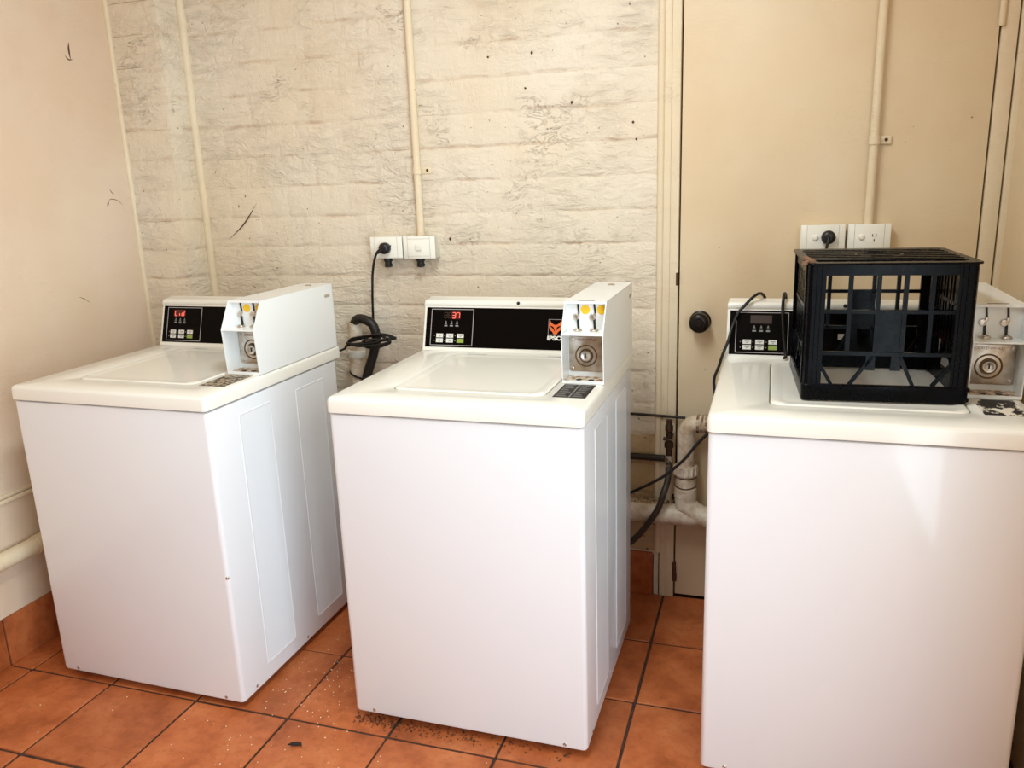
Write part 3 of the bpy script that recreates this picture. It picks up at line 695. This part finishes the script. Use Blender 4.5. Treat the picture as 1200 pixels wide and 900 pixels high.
def cord(name, pts, r, m, label, cat, plug=None, seg=8):
    P = catmull(pts, 8); o = Vector(pts[-1]) if plug is None else Vector(plug)
    t = empty(name, o); tag(t, label, cat)
    bm = bmesh.new(); tube(bm, [p-o for p in P], r, seg); link('cable' if cat == 'cord' else 'hose', bm, m, t, 80)
    return t
t = cord('power_lead', [(-1.000, 0.060, 1.209), (-1.014, 0.058, 1.200), (-1.030, 0.062, 1.170), (-1.044, 0.07, 1.124), (-1.052, 0.075, 1.07), (-1.060, 0.085, 1.03), (-1.069, 0.098, 0.98), (-1.073, 0.100, 0.94), (-1.078, 0.098, 0.905)], 0.0042, 'cord', 'black power cord hanging from the brick wall outlet', 'cord', (-0.996, 0.09, 1.211))
bm = bmesh.new(); lathe(bm, [(0.0185, 0.0005), (0.0195, .004), (0.0195, .018), (.016, .024), (.010, .027), (.004, .028)], (0, 0, 0), (0, -1, 0), 24)
tube(bm, [(-.003, -.016, -.002), (-.012, -.028, -.008), (-.019, -.031, -.014)], .008, 10, True, lambda q: .009-.004*q); link('plug', bm, 'cord', t, 50)
t = cord('power_lead', [(0.415, 0.082, 1.229), (0.412, 0.075, 1.212), (0.408, 0.08, 1.18), (0.40, 0.085, 1.12), (0.39, 0.08, 1.0), (0.36, 0.06, 0.85), (0.32, 0.05, 0.70)], 0.0042, 'cord', 'black power cord dropping from the outlet behind the crate', 'cord', (0.415, 0.105, 1.229))
bm = bmesh.new(); lathe(bm, [(0.0185, 0.0005), (0.0195, .004), (0.0195, .018), (.016, .023), (.008, .025), (.003, .0245)], (0, 0, 0), (0, -1, 0), 24); link('plug', bm, 'cord', t, 50)
# bundled coil of cord hung on the drain hose
P = []
for k in range(4):
    for a in range(12):
        th = 2*math.pi*a/12; e = random.uniform(-.004, .004)
        cx, rx, rz = ((-1.045, 0.088, 0.016), (-1.058, 0.078, 0.010), (-1.02, 0.060, 0.021), (-1.064, 0.070, 0.013))[k]
        P.append((cx+rx*math.cos(th), 0.017+0.010*math.sin(th)+.002*k, 0.902+rz*math.sin(th)+e+.01*math.cos(th)))
P = [(-1.175, 0.02, 0.860), (-1.150, 0.026, 0.870), (-1.125, 0.022, 0.885)]+P+[(-1.06, 0.008, 0.905), (-1.06, 0.016, 0.88)]
cord('cord_bundle', P, 0.0040, 'cord', 'tangled loops of black cord tied around the drain hose', 'cord')

def standpipe():
    t = empty('drain_standpipe', (-1.139, 0.090, 0.3)); tag(t, 'white plastic standpipe on the brick wall holding a black drain hose', 'pipe')
    bm = bmesh.new(); lathe(bm, [(0.026, 0), (0.026, .652), (.022, .652), (.022, .60)], (0, 0, 0), (0, 0, 1), 22); link('pipe', bm, 'pvc', t, 50)
    bm = bmesh.new(); lathe(bm, [(0.030, .525), (0.0325, .528), (.0325, .550), (.031, .553), (.026, .554)], (0, 0, 0), (0, 0, 1), 24); link('collar', bm, 'pvc_white', t, 50)
    bm = bmesh.new(); lathe(bm, [(0.029, 0), (0.029, .525)], (0, 0, 0), (0, 0, 1), 22); link('socket_pipe', bm, 'pvc', t, 50)
    bm = bmesh.new(); tube(bm, catmull([(-.028, -.012, .475), (-.012, -.029, .468), (.012, -.029, .458), (.03, -.012, .447)], 5), .0035, 6); link('cable_tie', bm, 'cord', t, 60)
standpipe()
cord('drain_hose', [(-1.139, 0.085, 0.87), (-1.139, 0.086, 0.925), (-1.134, 0.082, 0.953), (-1.110, 0.066, 0.969), (-1.080, 0.058, 0.967), (-1.055, 0.056, 0.955), (-1.043, 0.056, 0.930), (-1.044, 0.058, 0.892), (-1.064, 0.058, 0.830), (-1.088, 0.055, 0.767), (-1.10, 0.05, 0.70), (-1.08, 0.03, 0.55)], 0.0165, 'hose', 'thick black drain hose hooked over the white standpipe', 'hose', None, 14)

# ------------------------------------------------------------------ pipes between the machines
def plumbing():
    t = empty('waste_pipe', (0.024, 0.082, 0.0)); tag(t, 'dirty white plastic waste pipe with elbow between two machines', 'pipe')
    bm = bmesh.new(); P = [(0, 0, 0.48), (0, 0, 0.56), (0, 0, 0.615)]+[(0.034-0.034*math.cos(a), 0, 0.615+0.034*math.sin(a)) for a in [math.radians(15*k) for k in range(1, 7)]]+[(0.06, 0, 0.649), (0.10, 0, 0.649), (0.22, 0, 0.649)]
    tube(bm, P, 0.0275, 20); link('elbow', bm, 'pvc', t, 60)
    bm = bmesh.new()
    for k in range(4): tube(bm, [(0.032+.013*k, 0, .649), (0.040+.013*k, 0, .649)], 0.031+random.uniform(-.001, .001), 18)
    link('threaded_collar', bm, 'grimy', t, 40)
    bm = bmesh.new(); lathe(bm, [(0.030, .474), (.036, .476), (.036, .506), (.031, .508)], (0, 0, 0), (0, 0, 1), 24)
    for k in range(14):
        a = 2*math.pi*k/14; box(bm, .036*math.cos(a)-.003, .036*math.cos(a)+.003, .036*math.sin(a)-.003, .036*math.sin(a)+.003, .477, .505, .001)
    link('union_nut', bm, 'pvc', t, 40)
    bm = bmesh.new(); lathe(bm, [(0.033, .36), (.033, .40), (0.0365, .401), (.0365, .432), (.033, .433), (.0325, .474)], (0, 0, 0), (0, 0, 1), 24); link('coupling', bm, 'pvc', t, 40)
    bm = bmesh.new(); tube(bm, [(-.0335*math.cos(a), -.0335*math.sin(a), .437+.0015*math.sin(3*a)) for a in [2*math.pi*k/24 for k in range(25)]], .002, 6)
    tube(bm, [(-.0335*math.cos(a), -.0335*math.sin(a), .470) for a in [2*math.pi*k/24 for k in range(25)]], .0015, 6); link('sealant_ring', bm, 'rust', t, 60)
    bm = bmesh.new(); tube(bm, catmull([(0, 0, .41), (.004, 0, .375), (.03, 0, .345), (.075, 0, .33), (.14, 0, .33)], 8), .035, 20); link('tee_branch', bm, 'pvc', t, 60)
    bm = bmesh.new(); tube(bm, [(-0.30+.02*k, 0, .333) for k in range(35)], .0345, 20); link('main_pipe', bm, 'pvc', t, 60)
    bm = bmesh.new(); tube(bm, [(-0.20+.01*k, 0.012+random.uniform(-.002, .002), .344+random.uniform(-.002, .002)) for k in range(15)], .030, 14); link('grime_crust', bm, 'grimy', t, 60)
    # tap with hose
    t = empty('water_tap', (-0.032, 0.115, 0.5)); tag(t, 'small blackened wall tap with a dark hose screwed on', 'tap')
    bm = bmesh.new(); lathe(bm, [(.009, .03), (.010, .06), (.015, .062), (.015, .078), (.010, .08), (.010, .115), (.013, .118), (.013, .135), (.009, .14), (.009, .155)], (0, -.025, 0), (0, 0, 1), 12); link('tap_body', bm, 'brass', t, 40)
    bm = bmesh.new(); tube(bm, [(0, .03, .090), (0, -.025, .090)], .009, 10); tube(bm, [(-.018, -.030, .092), (.012, -.030, .086)], .006, 8); link('tap_handle', bm, 'brass', t, 50)
    bm = bmesh.new(); lathe(bm, [(.012, .005), (.0125, .028), (.010, .034)], (0, -.025, 0), (0, 0, 1), 8); link('hose_nut', bm, 'chrome', t)
    bm = bmesh.new()
    for k in range(5): box(bm, -.010, .006, -.0395, -.034, -.028+.007*k, -.024+.007*k, .001)
    link('thread_tag', bm, 'chrome', t)
    bm = bmesh.new(); tube(bm, catmull([(0, -.025, .03), (0.001, -.030, .0), (.0, -.055, -.045), (-.009, -.080, -.078), (-.025, -.085, -.13), (-.062, -.082, -.193), (-.098, -.080, -.242), (-.15, -.080, -.29)], 8), .0105, 12); link('hose', bm, 'hose_grey', t, 80)
    bm = bmesh.new(); tube(bm, [(-.35, 0, 0), (0.115, 0, 0)], .0115, 10); tag(link('iron_pipe', bm, 'darkpipe', None, 60, (-0.165, 0.127, 0.510)), 'short dark iron pipe low on the brick wall beside the tap', 'pipe')
    bm = bmesh.new(); tube(bm, catmull([(-.35, .0, .006), (-.2, 0, .004), (-.1, 0, .002), (0, 0, 0), (.07, 0, -.002)], 4), .0045, 8); tag(link('thin_cable', bm, 'darkpipe', None, 60, (-0.055, 0.128, 0.655)), 'thin dark cable fixed level across brick wall above the tap', 'cable')
    cord('power_lead', [(-0.22, 0.04, 0.37), (-0.144, 0.03, 0.419), (-0.048, 0.03, 0.477), (0.019, 0.03, 0.540), (0.057, 0.03, 0.591), (0.092, 0.028, 0.632), (0.14, 0.03, 0.66)], 0.0050, 'cord', 'black cord slanting across the waste pipe between two machines', 'cord')
    bm = bmesh.new(); lathe(bm, [(.027, 0), (.027, 1.5)], (0, 0, 0), (0, 1, 0), 18)
    lathe(bm, [(.030, .85), (.031, .855), (.031, .93), (.030, .935)], (0, 0, 0), (0, 1, 0), 18)
    tag(link('wall_pipe', bm, 'trim', None, 50, (-1.936, -1.5, 0.346)), 'cream painted pipe along the plaster wall above the skirting', 'pipe')
plumbing()

# cords hung over the console of the machine with the crate
cord('power_lead', [(0.262, -0.036, 1.02), (0.250, -0.036, 1.065), (0.240, -0.055, 1.084), (0.228, -0.077, 1.087), (0.211, -0.0985, 1.076), (0.195, -0.104, 1.058), (0.180, -0.108, 1.040), (0.167, -0.116, 1.009), (0.1615, -0.124, 0.990), (0.154, -0.137, 0.960), (0.1405, -0.142, 0.922), (0.131, -0.142, 0.888), (0.1195, -0.140, 0.852), (0.122, -0.140, 0.815), (0.128, -0.135, 0.75)], 0.0043, 'cord', 'black cord looped over the console corner and down its side', 'cord')
cord('power_lead', [(0.306, -0.036, 1.02), (0.305, -0.037, 1.065), (0.302, -0.060, 1.085), (0.299, -0.078, 1.088), (0.297, -0.0985, 1.077), (0.296, -0.104, 1.055), (0.297, -0.110, 1.031), (0.302, -0.127, 0.974), (0.309, -0.1415, 0.928), (0.304, -0.149, 0.9205)], 0.0043, 'cord', 'black cord draped straight down the console beside the crate', 'cord')
# scrap of sticker on the console behind the crate
bm = newbox(-.008, .008, -.0005, .0006, -.008, .008); o = link('sticker_scrap', bm, mat['button'], None, None, (0.1465+0.303, -0.7125+F(0, .067)[1]-.0012, F(0, .067)[2]+.0004)); o.rotation_euler = (math.atan2(-TY, TZ), 0, 0); tag(o, 'small pale square sticker on the console seen through the crate', 'sticker')

# ------------------------------------------------------------------ floor litter
def litter():
    rnd = random.Random(3); bm = bmesh.new()
    for k in range(190):
        if k < 150: x, y = rnd.gauss(-0.93, .10), rnd.gauss(-0.66, .16)
        else: x, y = rnd.uniform(-1.75, -0.2), rnd.uniform(-1.05, -0.80)
        if -1.745 < x < -1.085 and y > -0.79: continue
        if x > -0.785 and y > -0.742: continue
        s = rnd.uniform(.0004, .0012); box(bm, x-s, x+s, y-s*1.4, y+s*1.4, 0.0006, 0.0006+s*1.2)
    o = link('crumbs', bm, 'crumb'); tag(o, 'pale crumbs scattered over the floor tiles between two machines', 'crumbs', None, 'stuff')
    bm = bmesh.new()
    for k in range(260):
        x = -0.7765+abs(rnd.gauss(0, .17)) if k % 3 else rnd.uniform(-.76, -.14)
        if x > -0.10: continue
        y = -0.738+rnd.gauss(0.0, .014); a = rnd.uniform(0, 6.28); l = rnd.uniform(.003, .007)
        tube(bm, catmull([(x, y, .002), (x+l*math.cos(a), y+l*math.sin(a), .004), (x+l*math.cos(a+1), y+l*math.sin(a+1), .002)], 2), .0006, 4, False)
    o = link('lint', bm, 'lint'); tag(o, 'dark lint gathered under the front edge of the middle machine', 'lint', None, 'stuff')
    bm = bmesh.new(); tube(bm, catmull([(-.02, -.004, .004), (-.006, 0, .006), (.01, .006, .005), (.018, .002, .003)], 5), .004, 6, True, lambda q: .0008+.0045*math.sin(math.pi*min(max(q, .02), .98)))
    tag(link('dead_leaf', bm, 'lint', None, 60, (-0.875, -0.885, 0.001)), 'tiny curled dark leaf on the tiles before the machines', 'leaf')
litter()

# ------------------------------------------------------------------ ceiling lamp fitting
t = empty('ceiling_lamp', (-0.30, -1.30, ZC)); tag(t, 'long batten lamp on the ceiling', 'lamp')
link('housing', newbox(-.15, .15, -.65, .65, -.03, -.0005, .004), 'lamp', t)
